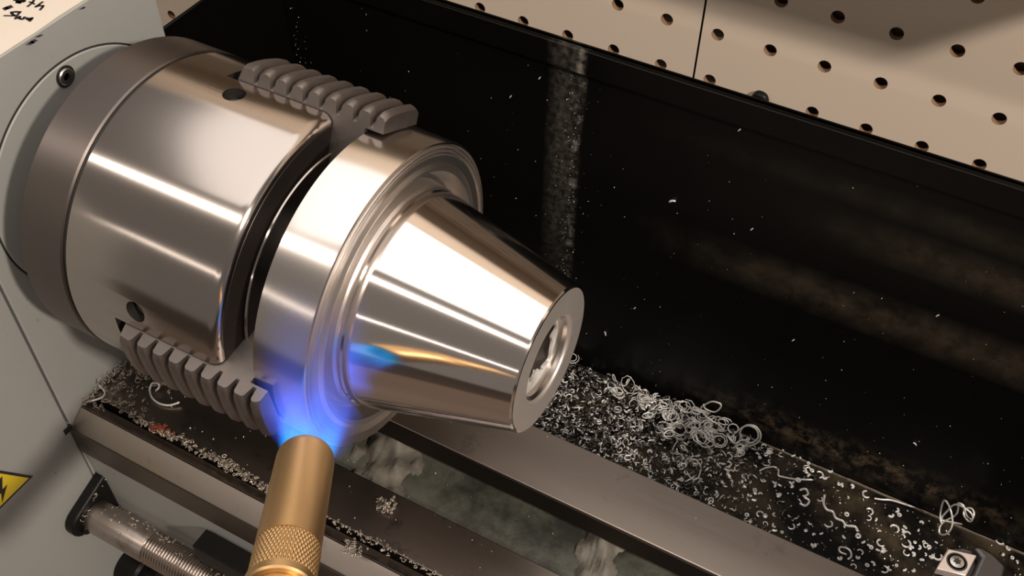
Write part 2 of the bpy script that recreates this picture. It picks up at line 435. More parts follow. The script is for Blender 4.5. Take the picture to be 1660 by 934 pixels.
# sloping cross ribs between the ways
for xa, ya in ((-.192, -.168), (-.0760, -.066), (.04, .06)):
    nx, ny = 30, 20; vs = []; fs = []; gr = np.random.default_rng(4); nz = gr.random((nx+1, ny+1))
    for i in range(nx+1):
        for j in range(ny+1):
            t = i/nx; u = j/ny; x = xa-.006+(ya-xa+.012)*t-.012*(u-.5); y = -.0280+.0488*u
            h = -.1285+.0075*math.sin(PI*t)**1.3*(.75+.25*math.cos(2*PI*u))+.0012*nz[i, j]+.0022*math.sin(x*410+1)*math.sin(y*330+x*120)-.0012
            vs.append((x, y if y < .0152 or h > -.125 else y, h))
    for i in range(nx):
        for j in range(ny): fs.append((i*(ny+1)+j, i*(ny+1)+j+1, (i+1)*(ny+1)+j+1, (i+1)*(ny+1)+j))
    obj('cross_rib', vs, fs, M['rib'], bed, 60)
# rack under the front way
rk = MB().box((-.2390, -.0705, -.1530), (X1, -.0605, -.1400))
for i in range(120):
    x = -.2385+i*.005
    rk.box((x, -.0705, -.1548), (x+.0026, -.0610, -.1530))
rk.build('rack_bar', M['black'], bed, bevel=.0006)

# ------------------------------------------------------------------ lead screw and its bracket
RY, RZ, RR = -.0715, -.1665, .0082
br = empty('lead_screw_bracket', (HX, -.066, -.168), 'black oval bracket holding the lead screw on the headstock face', 'bracket')
def hull(circ, n=20):
    pts = [(c[0]+c[2]*math.cos(2*PI*k/n), c[1]+c[2]*math.sin(2*PI*k/n)) for c in circ for k in range(n)]
    pts = sorted(set(pts))
    def half(p):
        h = []
        for q in p:
            while len(h) > 1 and (h[-1][0]-h[-2][0])*(q[1]-h[-2][1])-(h[-1][1]-h[-2][1])*(q[0]-h[-2][0]) <= 0: h.pop()
            h.append(q)
        return h[:-1]
    return half(pts)+half(pts[::-1])
MB().prism(hull([(q.y, q.z, r) for q, r in ((on(140, 846, 0, HX+.006), .0082), (on(186, 764, 0, HX+.006), .0052), (on(208, 803, 0, HX+.006), .0066))]), 0, HX+.0002, HX+.006).build('flange', M['black'], br, bevel=.001)
for (y, z) in [(q.y, q.z) for q in (on(139, 855, 0, HX+.006), on(190, 772, 0, HX+.006))]:
    v, f = lathe([(0, .003), (.002, .003), (.0026, .0024), (.0026, 0)], 24, (HX+.006, y, z)); obj('bolt', v, f, M['black'], br, 30)
ls = empty('lead_screw', (HX+.0062, RY, RZ), 'steel lead screw with fine threads and clinging swarf in front of the bed', 'screw')
v, f = lathe([(0, RR), (.034, RR), (.0355, RR-.0008)], 48, (HX+.0062, RY, RZ)); obj('plain_shank', v, f, M['way'], ls, 30)
# helical thread
xs = HX+.0062+.0353; pitch = .0016; npp = 6; seg = 32; n = int((.38-xs)/pitch*npp); vs = []; fs = []
prof = [0, .6, 1, 1, .6, 0]
for i in range(n):
    for k in range(seg):
        t = 2*PI*k/seg; ph = (i/npp+k/seg) % 1
        h = max(0, min(1, 1.6*math.sin(ph*2*PI)+.5))
        r = RR-.0011+.0011*h
        vs.append((xs+i*pitch/npp, RY+r*math.cos(t), RZ+r*math.sin(t)))
for i in range(n-1):
    for k in range(seg): l = (k+1) % seg; fs.append((i*seg+k, i*seg+l, (i+1)*seg+l, (i+1)*seg+k))
obj('threaded_rod', vs, fs, M['way'], ls, 60)
# second black bracket below
b2 = empty('lower_bracket', (HX, -.088, -.197), 'black round boss on the headstock face below the lead screw', 'bracket')
v, f = lathe([(0, .011), (.012, .011), (.0135, .0095), (.0135, .0055), (.02, .0055), (.02, 0)], 40, (HX+.0002, on(236, 930, 0, HX+.012).y, on(236, 930, 0, HX+.012).z)); obj('boss', v, f, M['black'], b2, 30)

# ------------------------------------------------------------------ chuck
ch = empty('lathe_chuck', (-.23, 0, 0), 'large steel three jaw lathe chuck gripping the workpiece', 'chuck')
v, f = lathe([(HX+.0012, .029), (-.2849, .029), (-.2849, .0610), (-.2842, .0628), (-.2652, .0628), (-.2645, .0622), (-.2645, .0600), (-.2632, .0600), (-.2632, .029)], 160)
obj('backplate', v, f, M['plate'], ch, 30)
v, f = lathe([(-.2645, .0618), (-.2631, .0618), (-.2631, .0595), (-.2645, .0595)], 128)
obj('joint_groove', v, f, M['hole'], ch)
v, f = lathe([(-.2630, .0), (-.2630, .0622), (-.2626, .0626), (-.1990, .0626), (-.1974, .0622), (-.1962, .0614), (-.1954, .0603), (-.1952, .0592), (-.1952, 0)], 192)
body = obj('chuck_body', v, f, M['chuck'], ch, 30)
JA = [65, 186, 306]; HA = [84, 168, 285]
v, f = lathe([(-.1951, .0588), (-.1949, .0586), (-.1949, .0489), (-.1944, .0489), (-.1941, .0485), (-.1941, .0200), (-.1949, .0195)], 128); f = f[:-2]
face = obj('chuck_face', v, f, M['face'], ch, 30)
v, f = lathe([(-.1944, .0490), (-.1938, .0488), (-.1938, .0482)], 128); f = f[:-2]
obj('face_ring', v, f, M['chuck'], ch, 30)  # bright ring added to draw the highlight along the face's step edge
# slots and key holes cut out
cut = MB()
def rotx(p, a):
    c, s = math.cos(a), math.sin(a); return (p[0], p[1]*c-p[2]*s, p[1]*s+p[2]*c)
for a in JA:
    m = MB().box((-.2420, .022, -.0118), (-.19, .09, .0118)); cut.add([rotx(p, math.radians(a)) for p in m.v], m.f)
for a in HA:
    v, f = lathe([(0, .0042), (.03, .0042)], 24, (-.2310, .050, 0), (0, 1, 0)); cut.add([rotx(p, math.radians(a)) for p in v], f)
co = cut.build('cutter', M['hole'])
body.data.materials.append(M['hole'])
md = body.modifiers.new('cut', 'BOOLEAN'); md.object = co; md.operation = 'DIFFERENCE'; md.solver = 'EXACT'; md.use_self = True
bpy.context.view_layer.update()
dg = bpy.context.evaluated_depsgraph_get()
nm = bpy.data.meshes.new_from_object(body.evaluated_get(dg)); body.modifiers.clear(); body.data = nm
nm.shade_smooth(); nm.set_sharp_from_angle(angle=math.radians(30))
bpy.data.objects.remove(co)
for a in HA:
    v, f = lathe([(0, .0041), (.0070, .0041), (.0074, .0036), (.0074, .0022), (.002, .0022)], 24, (-.2310, .0512, 0), (0, 1, 0)); v = [rotx(p, math.radians(a)) for p in v]
    pn = obj('key_pinion', v, f, M['jaw'], ch, 30)
for a in JA:
    # serrated jaw: block with rounded teeth across its outer face
    pts = []; R0, R1 = .0655, .0688; xa, xb = -.2375, -.1745; nt = 8; step = (xb-xa-.006)/nt
    pts.append((xa, .024)); pts.append((xa, R0-.003)); pts.append((xa+.002, R1-.0005))
    x = xa+.006
    for i in range(nt):
        pts += [(x, R1), (x+step*.12, R1-.0008), (x+step*.22, R0-.0016), (x+step*.42, R0-.0016), (x+step*.52, R1-.0008), (x+step*.64, R1)]
        x += step
    pts += [(xb-.001, R1-.0004), (xb, R1-.0015), (xb, .0611), (-.1820, .0611), (-.1820, .024)]
    m = MB(); nW = 10; P = pts; n = len(P); vs = []; hw = .0112
    for q in range(nW+1):
        w = -hw+2*hw*q/nW; dr = R1-math.sqrt(R1*R1-w*w)
        e = .0010 if q in (0, nW) else 0
        for (xx, r) in P: vs.append((xx, r-(dr+e if r > .0612 else 0), w))
    fs = [tuple(range(n)), tuple(range(nW*n, nW*n+n))]
    for q in range(nW):
        for k in range(n): l = (k+1) % n; fs.append((q*n+k, q*n+l, (q+1)*n+l, (q+1)*n+k))
    jw = obj('jaw', [rotx(p, math.radians(a)) for p in vs], fs, M['jaw'], ch, 40)

# ------------------------------------------------------------------ workpiece
wp = empty('turned_workpiece', (-.15, 0, 0), 'shiny turned aluminium flange with tapered nose held in the chuck', 'workpiece')
flp = [(-.1935, .0), (-.1935, .0225), (-.1818, .0225), (-.1818, .0598), (-.1812, .0607), (-.1622, .0603), (-.1610, .0598),
       (-.1607, .0592), (-.1618, .0589), (-.1618, .0583), (-.1603, .0580), (-.1603, .0577), (-.1616, .0574), (-.1616, .0568), (-.1602, .0565), (-.1602, .0562), (-.1614, .0559), (-.1614, .0554), (-.1605, .0551),
       (-.1610, .0522), (-.1602, .0506), (-.1606, .0492), (-.1628, .0480), (-.1652, .0473), (-.1668, .0464), (-.1668, .0446), (-.1645, .0440), (-.1612, .0437), (-.1604, .0431)]
v, f = lathe(flp[:8], 192); f = [q for q in f if len(q) == 4]; obj('flange_disc', v, f, M['work'], wp, 25)
v, f = lathe(flp[7:]+[(-.1606, .030)], 192); f = [q for q in f if len(q) == 4]; obj('grooved_front_face', v, f, M['faced'], wp, 20)
cp = [(-.1606, .0300), (-.1606, .0427), (-.1590, .0427), (-.1583, .0421), (-.1560, .0423), (-.1550, .0421), (-.1004, .0282), (-.0998, .0277), (-.0996, .0272), (-.0996, .0172), (-.0999, .0168), (-.1005, .0160), (-.1012, .0152), (-.1150, .0152), (-.1150, .0)]
v, f = lathe(cp[:9], 192); f = f[:-2]; obj('tapered_nose', v, f, M['cone'], wp, 20)
v, f = lathe([(-.0996, .0272), (-.0996, .0176), (-.0999, .0170), (-.1006, .0166), (-.1009, .0161)], 128); f = f[:-2]; ef = obj('end_face', v, f, M['endface'], wp, 25)
v, f = lathe([(-.1009, .0161), (-.1020, .0150), (-.1300, .0150), (-.1300, 0)], 96); f = [q for q in f if len(q) == 4]; obj('bore', v, f, M['bore'], wp, 25)
# ragged torn web inside the bore
n = 96; vs = []; fs = []
for lay, x in ((0, -.1040), (1, -.1050)):
    for k in range(n):
        t = 2*PI*k/n
        ro = .0150
        dd = math.cos(t-math.radians(205))
        ri = .0128-.0042*max(0, dd)**1.5+.0006*math.sin(7*t)+.0007*math.sin(13*t+1)+.0005*nr.standard_normal()*(dd > -.2)
        if math.cos(t-math.radians(262)) > .93: ri -= .0025
        vs += [(x, ro*math.cos(t), ro*math.sin(t)), (x+.0006*math.sin(5*t), ri*math.cos(t), ri*math.sin(t))]
for k in range(n):
    l = (k+1) % n
    fs += [(2*k, 2*l, 2*l+1, 2*k+1), (2*n+2*k, 2*n+2*k+1, 2*n+2*l+1, 2*n+2*l), (2*k+1, 2*l+1, 2*n+2*l+1, 2*n+2*k+1)]
obj('torn_web', vs, fs, M['swarf'], wp, 40)

# ------------------------------------------------------------------ brass torch with flame
T0 = Vector((-.14587, -.07839, .00887)); T1 = Vector((-.12048, -.11991, .02500)); AX = (T1-T0).normalized(); LT = (T1-T0).length
Zq = (-AX).to_track_quat('Z', 'Y')
tc = empty('brass_torch', T1, 'brass gas torch nozzle with knurled grip and blue flame below the workpiece', 'torch')
def tpart(name, prof, m, seg=64, smooth=30, par=None):
    """profile (distance back from the tip, radius); own local Z = nozzle axis"""
    v, f = lathe(prof, seg, (0, 0, 0), (0, 0, -1), closed=True)
    o = obj(name, v, f, m, None, smooth); o.parent = par or tc
    base = Vector((0, 0, 0)) if par else (T0-T1)
    o.location = base; 
    if not par: o.rotation_mode = 'QUATERNION'; o.rotation_quaternion = Zq
    return o
r0 = .0091
noz = tpart('nozzle_tube', [(0, r0-.0016), (.0006, r0-.0009), (.0018, r0-.0003), (.0036, r0), (.0435, r0+.0002), (.0435, r0-.0014), (0, r0-.0018)], M['brass'])
# knurled grip
nk = 84; seg = 336; L0, L1 = .0436, .0570; rows = 64; vs = []; fs = []
for i in range(rows+1):
    for k in range(seg):
        t = 2*PI*k/seg; a = i/rows; z = L0+(L1-L0)*a
        u = (48*t/(2*PI)+(z-L0)/.0012*.5); w = (48*t/(2*PI)-(z-L0)/.0012*.5)
        tr1 = abs((u % 1)-.5)*2; tr2 = abs((w % 1)-.5)*2
        h = min(tr1, tr2)
        r = r0-.0001+.00040*min(1, h*1.6)*(0 if i in (0, rows) else 1)
        vs.append((r*math.cos(t), r*math.sin(t), -z))
for i in range(rows):
    for k in range(seg): l = (k+1) % seg; fs.append((i*seg+k, i*seg+l, (i+1)*seg+l, (i+1)*seg+k))
kn = obj('knurled_grip', vs, fs, M['brass'], None, 80); kn.parent = tc; kn.location = T0-T1; kn.rotation_mode = 'QUATERNION'; kn.rotation_quaternion = Zq
tpart('collar', [(.0571, r0-.002), (.0571, r0+.0004), (.0577, r0+.0009), (.0600, r0+.0009), (.0606, r0+.0004), (.0606, r0-.002)], M['brass'])
tpart('handle_tube', [(.0607, .004), (.0607, .0078), (.120, .0078), (.120, .004)], M['brass'])
tpart('burner_insert', [(.0040, .0004), (.0040, r0-.002), (.0060, r0-.002), (.0060, .0004)], M['hole'])

def vol_mat(name, build):
    k = NT(name); em = k.n('ShaderNodeEmission'); build(k, em); k.l(em.outputs[0], k.out.inputs['Volume']); return k.m
def jet(k, em):
    c = k.n('ShaderNodeTexCoord'); s = k.n('ShaderNodeSeparateXYZ'); k.l(c.outputs['Object'], s.inputs[0]); X, Y, Z = s.outputs
    rr = k.math('SQRT', k.math('ADD', k.math('MULTIPLY', X, X), k.math('MULTIPLY', Y, Y)))
    rn = k.math('DIVIDE', rr, k.math('ADD', k.math('MULTIPLY', Z, .22), .0088))
    edge = k.ramp(rn, (.0, .22), (.5, .45), (.74, 1.), (1., 0.))
    fall = k.ramp(k.math('DIVIDE', Z, .034), (.0, 1.), (.25, .7), (.6, .2), (1., .0))
    nz = k.noise(k.coord('Object', (230, 230, 30)), 1, 2)
    st = k.math('MULTIPLY', k.math('MULTIPLY', edge, fall), k.math('ADD', k.math('MULTIPLY', nz, 2.6), -.5))
    k.l(k.math('MULTIPLY', st, 105), em.inputs['Strength'])
    col = k.ramp(k.math('DIVIDE', Z, .03), (.0, (.0, .55, 1.)), (.35, (.01, .25, 1.)), (.9, (.05, .10, 1.)))
    k.l(col, em.inputs['Color'])
M['jet'] = vol_mat('blue_flame_jet_gas', jet)
fl = empty('gas_flame', T0, 'blue gas flame playing from the brass torch onto the aluminium flange', 'flame')
v, f = lathe([(.0, .0086), (.003, .0096), (.012, .0118), (.024, .0140), (.034, .0150)], 32, (0, 0, 0), (0, 0, 1))
o = obj('flame_jet', v, f, M['jet'], None); o.parent = fl; o.location = (0, 0, 0); o.rotation_mode = 'QUATERNION'; o.rotation_quaternion = Zq
def wash(k, em):
    g = k.n('ShaderNodeNewGeometry'); s = k.n('ShaderNodeSeparateXYZ'); k.l(g.outputs['Position'], s.inputs[0]); X, Y, Z = s.outputs
    th = k.math('ARCTAN2', Z, k.math('MULTIPLY', Y, -1))     # 0 faces -Y, positive upwards
    fall = k.ramp(k.math('DIVIDE', k.math('SUBTRACT', .80, th), 1.1), (.0, 0.), (.45, .22), (.8, 1.), (1., .7))
    xg = k.math('DIVIDE', k.math('ABSOLUTE', k.math('SUBTRACT', X, -.1640)), .014)
    xe = k.ramp(xg, (.0, 1.), (.35, .75), (1., 0.))
    rr = k.math('SQRT', k.math('ADD', k.math('MULTIPLY', Z, Z), k.math('MULTIPLY', Y, Y)))
    re = k.ramp(k.math('DIVIDE', k.math('SUBTRACT', rr, .044), .026), (.0, .3), (.6, 1.), (.75, .8), (1., 0.))
    nz = k.noise(k.coord('Object', (200, 60, 60)), 1, 2)
    st = k.math('MULTIPLY', k.math('MULTIPLY', fall, xe), k.math('MULTIPLY', re, k.math('ADD', nz, .4)))
    k.l(k.math('MULTIPLY', st, 115), em.inputs['Strength']); em.inputs['Color'].default_value = (.05, .13, 1., 1)
M['wash'] = vol_mat('blue_flame_wash_gas', wash)
vs = []; fs = []; na = 22
for i in range(na+1):
    a = math.radians(128+i*(205-128)/na)
    for (x, r) in ((-.178, .0612), (-.178, .0655), (-.170, .0705), (-.158, .0700), (-.150, .0600), (-.150, .0460), (-.1590, .0440), (-.1595, .0612)):
        vs.append((x, r*math.cos(a), r*math.sin(a)))
for i in range(na):
    for k in range(8): l = (k+1) % 8; fs.append((i*8+k, i*8+l, (i+1)*8+l, (i+1)*8+k))
fs += [tuple(range(8)), tuple(range(na*8, na*8+8))]
obj('flame_wash', vs, fs, M['wash'], fl)
# ------------------------------------------------------------------ cutting tool at lower right
M['tool'] = simple('gunmetal_tool_steel', (.11, .105, .105), .38, 1, .1, 500)
M['insert'] = simple('coated_carbide_insert', (.66, .58, .53), .35, .6, .05, 500, .06)
ti = [on(1537, 889, 2, 0), on(1584, 900, 2, 0), on(1566, 934, 2, 0), on(1518, 922, 2, 0)]
tl = empty('tool_holder', (.09, -.012, -.01), 'dark steel cutting tool holder with square carbide insert at the lower right corner', 'tool')
cI = sum(ti, Vector())/4
MB().prism([(p.x, p.y) for p in ti], 2, -.0032, 0).build('carbide_insert', M['insert'], tl, bevel=.0004)
for q, (ra, rb) in enumerate(((.0031, .0026), )):
    v, f = lathe([(0, ra), (.00012, ra), (.00012, rb), (0, rb)], 40, (cI.x, cI.y, .0000), (0, 0, 1)); obj('ring_mark', v, f, M['hole'], tl)
v, f = lathe([(-.001, .0021), (.0002, .0021), (.0004, .0016), (.0004, 0)], 32, (cI.x, cI.y, 0), (0, 0, 1)); sw = obj('clamp_screw', v, f, M['screw'], tl, 30)
st = [(.0013*(1 if k % 2 else .62)*math.cos(PI*k/6), .0013*(1 if k % 2 else .62)*math.sin(PI*k/6)) for k in range(12)]
MB().prism([(cI.x+a, cI.y+b) for a, b in st], 2, .0003, .0005).build('star_recess', M['hole'], sw)
a0 = on(1541, 880, 2, -.001); a1 = on(1566, 878, 2, -.001); a2 = on(1590, 886, 2, -.001); a3 = on(1613, 897, 2, -.001); a4 = on(1636, 920, 2, -.001)
dx = Vector((1, 0, 0))
hp = [(ti[3].x+.0012, ti[3].y+.0003), (ti[0].x+.0005, ti[0].y-.0004), (a0.x, a0.y), (a1.x, a1.y), (a2.x, a2.y), (a3.x, a3.y), (a4.x, a4.y), (a4.x+.001, a4.y-.016), (ti[3].x+.006, ti[3].y-.006)]
MB().prism(hp, 2, -.0150, -.0034).build('holder_head', M['tool'], tl, bevel=.0012, seg=3)
# pocket wall behind the insert
pw = [(ti[1].x+.0010, ti[1].y-.0002), (a1.x+.0018, a1.y-.0016), (a2.x, a2.y-.0008), (a3.x-.0005, a3.y-.0012), (a4.x-.001, a4.y-.001), (a4.x-.001, a4.y-.015), (ti[2].x+.0010, ti[2].y-.003)]
MB().prism(pw, 2, -.0034, .0006).build('pocket_wall', M['tool'], tl, bevel=.0012, seg=3)
v, f = lathe([(0, .0075), (.05, .0075), (.05, 0)], 32, (a4.x-.004, a4.y-.0095, -.0075)); obj('shank', v, f, M['tool'], tl, 30)
ps = empty('tool_post', (.125, -.02, ZW), 'steel tool post block clamping the tool holder', 'tool post')
MB().box((a4.x+.040, -.045, ZW+.0005), (a4.x+.09, .03, .012)).build('post_block', M['tool'], ps, bevel=.002)

# ------------------------------------------------------------------ black screw head in a pegboard hole
bs = empty('peg_screw', on(1234, 158, 1, PY-.001), 'black round screw head in a pegboard hole just above the guard', 'screw')
v, f = lathe([(0, .0036), (.0015, .0043), (.003, .0036), (.0038, .002), (.0038, 0)], 24, on(1234, 158, 1, PY-.0002), (0, -1, 0)); obj('head', v, f, M['black'], bs, 60)

# ------------------------------------------------------------------ swarf
def curl(radius, turns, pitch, wire, n=None, irr=.15, seed=0, bend=0):
    g = np.random.default_rng(seed); n = n or max(6, int(turns*11))
    t = np.linspace(0, turns*2*PI, n); r = radius*(1+irr*np.sin(t*.37+g.random()*6)+irr*.6*np.sin(t*.9+g.random()*6))
    P = np.stack([r*np.cos(t), r*np.sin(t), pitch*t/(2*PI)+bend*radius*np.sin(t*.5)], 1); P -= P.mean(0); return P
def rotm(g):
    q = g.standard_normal(4); q /= np.linalg.norm(q); w, x, y, z = q
    return np.array([[1-2*(y*y+z*z), 2*(x*y-w*z), 2*(x*z+w*y)], [2*(x*y+w*z), 1-2*(x*x+z*z), 2*(y*z-w*x)], [2*(x*z-w*y), 2*(y*z+w*x), 1-2*(x*x+y*y)]])
def pile(name, pts, m, parent=None, rs=(.0009, .0022), ts=(.5, 1.8), wire=(.00022, .00042), sides=4, seed=1, lay=.6, loc=(0, 0, 0)):
    """joined heap of little curls; lowest point of each rests at its spot"""
    g = np.random.default_rng(seed); V = []; F = []; c = 0
    for p in pts:
        r = g.uniform(*rs)*(1.6 if g.random() < .06 else 1); P = curl(r, g.uniform(*ts), g.uniform(.0003, .0012), 0, None, .25, int(g.integers(1e9)))
        P = P@rotm(g).T; P[:, 2] *= lay
        w = g.uniform(*wire); P[:, 2] -= P[:, 2].min()-w; P += p
        v, f = tube_np(P, w, sides); V.append(v); F.append(f+c); c += len(v)
    o = obj(name, np.concatenate(V), np.concatenate(F), m, parent, None, loc)
    o.data.shade_smooth(); return o
def fromline(u0, v0, u1, v1, n, jit, ax=2, val=ZW, jz=.001, seed=0):
    g = np.random.default_rng(seed); out = []
    for i in range(n):
        t = g.random(); q = on(u0+(u1-u0)*t+g.normal()*jit, v0+(v1-v0)*t+g.normal()*jit, ax, val); out.append((q.x, q.y, q.z+abs(g.normal())*jz))
    return out
# big heap on the tray behind the bed
def heap_pts(n, seed):
    g = np.random.default_rng(seed); out = []
    while len(out) < n:
        x = g.uniform(-.235, .03); y = g.uniform(.070, .1275)
        dens = 1/(1+math.exp((x+.045-.25*(y-.1))/.012))
        if g.random() > dens: continue
        hmax = .009*dens*(.45+.55*math.exp(-((x+.085)/.035)**2))
        out.append((x, y, ZB+g.random()**1.6*hmax))
    return out
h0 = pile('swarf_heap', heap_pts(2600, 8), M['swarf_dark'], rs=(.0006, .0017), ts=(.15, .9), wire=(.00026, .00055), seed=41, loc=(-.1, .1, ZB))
tag(h0, 'fine swarf coloured dark to paint shaded gaps into the bright heap', 'swarf', kind='stuff')
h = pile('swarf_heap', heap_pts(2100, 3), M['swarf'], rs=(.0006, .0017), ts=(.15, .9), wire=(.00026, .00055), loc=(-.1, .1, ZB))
tag(h, 'heap of tangled silver aluminium swarf on the black tray behind the bed', 'swarf', kind='stuff')
g = np.random.default_rng(9)
# long stringy loops on top of the heap
lp = []
for i in range(95):
    u = 1110+g.normal()*62; v0 = 640+(u-985)*.36+g.normal()*20-8
    if u > 1215: u = 1200
    q = on(u, v0, 2, ZB+.006+g.random()*.004); lp.append((q.x, min(q.y, .124), q.z))
h2 = pile('swarf_tangle', lp, M['swarf'], rs=(.0016, .0036), ts=(.6, 1.8), wire=(.00028, .00042), seed=12, lay=.55, loc=(-.06, .1, ZB))
tag(h2, 'pale looping strings of swarf tangled on top of the heap', 'swarf', kind='stuff')

# fine specks spread over tray, bed and guard
def specks(name, pts, m, label, seed=2, s=(.00015, .0006), loc=(0, 0, 0)):
    g = np.random.default_rng(seed); mb = MB()
    for p in pts:
        a = g.uniform(*s); R = rotm(g)*np.array([a, a*.6, a*.35])[None, :]
        T = np.array([(1,0,0),(-1,0,0),(0,1,0),(0,-1,0),(0,0,1),(0,0,-1)])@R.T+np.array(p)
        mb.add(T, [(0,2,4),(2,1,4),(1,3,4),(3,0,4),(2,0,5),(1,2,5),(3,1,5),(0,3,5)])
    o = mb.build(name, m, None, loc=loc); tag(o, label, 'swarf', kind='stuff'); return o
gp = [(g.uniform(-.30, .12), GY-.0004, -.163+.19*g.random()**1.5) for _ in range(260)]+[(-.1545+g.normal()*.004, GY-.0004, g.uniform(-.15, .02)) for _ in range(160)]+[(-.3100+abs(g.normal())*.004, GY-.0006, g.uniform(-.1, .035)) for _ in range(60)]
specks('metal_dust_specks', gp, M['swarf'], 'tiny bright metal specks stuck to the black guard', s=(.00010, .00038), loc=(0, GY, 0))
tp = [(g.uniform(-.06, .1), g.uniform(.075, .127), ZB+.0003) for _ in range(420)]
specks('tray_dust_specks', tp, M['swarf'], 'fine bright metal crumbs spread over the oily black tray', 5, (.0002, .0007), (0, .1, ZB))
wp_ = [(g.uniform(-.30, .05), g.uniform(-.0435, -.021), ZW+.0003) for _ in range(70)]+[(g.uniform(-.2, .05), g.uniform(.012, .04), ZW+.0003) for _ in range(8)]+[(g.uniform(-.26, .0), g.uniform(-.027, .012), -.1275) for _ in range(60)]
specks('bed_dust_specks', wp_, M['swarf'], 'sparse bright metal crumbs lying on the bed ways', 6, (.00015, .0005), (-.1, 0, ZW))

# swarf lines on the bed
L = fromline(196, 600, 276, 630, 55, 5, jz=.002, seed=1)+fromline(125, 655, 205, 600, 80, 5, jz=.002, seed=2)+fromline(140, 650, 240, 668, 50, 6, jz=.001, seed=3)+fromline(150, 640, 230, 632, 50, 9, jz=.002, seed=23)
o = pile('corner_swarf', L, M['swarf_dull'], rs=(.0004, .0013), ts=(.2, 1.3), wire=(.0002, .0004), seed=21, loc=(-.3, -.03, ZW)); tag(o, 'glittering swarf piled where the bed meets the headstock', 'swarf', kind='stuff')
L = [(g.uniform(-.288, -.19), -.0446+g.normal()*.0010, ZW-.0002+abs(g.normal())*.0008) for _ in range(230)]
o = pile('groove_swarf', L, M['swarf_dull'], rs=(.0005, .0012), wire=(.0002, .0004), seed=22, loc=(-.24, -.045, ZW)); tag(o, 'line of swarf along the groove of the front bed way left of the torch', 'swarf', kind='stuff')
L = [(g.uniform(-.19, -.10), -.0446+g.normal()*.0008, ZW-.0004+abs(g.normal())*.0004) for _ in range(110)]
o = pile('groove_swarf', L, M['swarf_dull'], rs=(.0003, .0007), wire=(.00015, .0003), seed=25, loc=(-.15, -.045, ZW)); tag(o, 'thin line of swarf along the bed way groove right of the torch', 'swarf', kind='stuff')
L = [(-.2705+g.normal()*.003, -.0440+g.normal()*.0012, ZW+.0006+abs(g.normal())*.0007) for _ in range(26)]
o = pile('rusty_swarf', L, M['rust'], rs=(.0005, .0010), seed=24, loc=(-.27, -.044, ZW)); tag(o, 'small clump of rusty red swarf in the bed groove', 'swarf', kind='stuff')
# swarf on the lead screw and bracket
L = []
for i in range(130):
    x = g.uniform(-.300, -.19); a = g.normal(1.1, .5); L.append((x, RY+RR*math.cos(a), RZ+RR*math.sin(a)-.0003))
L += [(-.2150+g.normal()*.009, RY+.004+g.normal()*.004, RZ+.008+abs(g.normal())*.002) for _ in range(70)]
L += [(HX+.008-g.random()*.004, -.080+.026*t, -.1612+.0115*t+.001) for t in g.random(22)]
o = pile('lead_screw_swarf', L, M['swarf_dull'], rs=(.0003, .0010), ts=(.2, 1.2), wire=(.00015, .00032), seed=26, loc=(-.25, RY, RZ)); tag(o, 'swarf crumbs and curls clinging to the lead screw', 'swarf', kind='stuff')

# single curls that can be told apart
def single(name, P, wire, label, cat='metal curl', m='swarf', sides=6, r2=None):
    v, f = tube_np(np.array(P), wire*(1.3 if name == 'metal_curl' else 1), sides, r2); v = v; o = obj(name, v, f, M[m], None, 60, tuple(np.array(P).mean(0)))
    tag(o, label, cat); return o
def spath(pix, ax, val, lift=0, n=40):
    """smooth path through pixels unprojected on a plane; lift = list of heights along z"""
    Q = [on(a, b, ax, val+(lift[i] if isinstance(lift, (list, tuple)) and ax == 2 else 0)) for i, (a, b) in enumerate(pix)]
    Q = [Q[0]]+Q+[Q[-1]]; out = []
    m = len(Q)-3; per = max(3, n//m)
    for i in range(m):
        p0, p1, p2, p3 = Q[i:i+4]
        for k in range(per):
            t = k/per; out.append(.5*((2*p1)+(p2-p0)*t+(2*p0-5*p1+4*p2-p3)*t*t+(3*p1-p0-3*p2+p3)*t**3))
    out.append(Q[-2]); return np.array([tuple(q) for q in out])
single('metal_curl', spath([(252,634),(258,628),(257,622),(247,622),(243,632),(247,645),(258,654),(272,657),(283,655),(291,652)], 2, ZW+.0012, [.001,.002,.003,.002,0,0,0,0,.0005,.001]), .00042, 'long hook shaped silver curl on dark way left of the jaws')
single('metal_curl', spath([(160,624),(166,630),(170,637),(166,644),(156,648),(148,650)], 2, ZW+.003), .00035, 'bright question mark shaped curl at the left end of the bed')
single('metal_curl', spath([(1203,705),(1198,716),(1203,722),(1216,723),(1230,716),(1233,703),(1224,691),(1209,690),(1200,700),(1203,712),(1218,718),(1229,709),(1226,696),(1214,690),(1202,694),(1190,704),(1182,712)], 1, .1215, 0, 90), .00036, 'large double ring of swarf at the right end of the heap')
single('metal_curl', spath([(1140,655),(1144,663),(1158,668),(1167,662),(1168,655),(1155,651),(1143,656),(1136,664),(1150,680),(1165,688),(1175,700)], 1, .1215, 0, 90), .00033, 'loose ring of swarf standing at the top right of the heap')
single('metal_curl', spath([(1130,746),(1116,744),(1094,748),(1090,731),(1098,716),(1108,712)], 2, ZB+.003, 0, 40), .00036, 'open hook of swarf at the lower side of the heap')
single('metal_curl', spath([(1138,745),(1118,748),(1112,760),(1122,777),(1132,774),(1136,757),(1128,746)], 2, ZB+.002, 0, 40), .00036, 'D shaped curl of swarf below the heap near the bed')
single('metal_curl', spath([(1231,764),(1241,759),(1254,757),(1262,762),(1262,771),(1272,774),(1290,777),(1318,778)], 2, ZB+.0008, 0, 50), .0004, 'long wavy swarf strand lying flat to the right of the heap')
single('metal_curl', spath([(1337,802),(1335,815),(1340,826),(1350,830),(1355,840),(1366,845),(1372,852),(1386,854),(1390,862)], 2, ZB+.0008, 0, 50), .00055, 'long zigzag swarf strand in the middle of the tray')
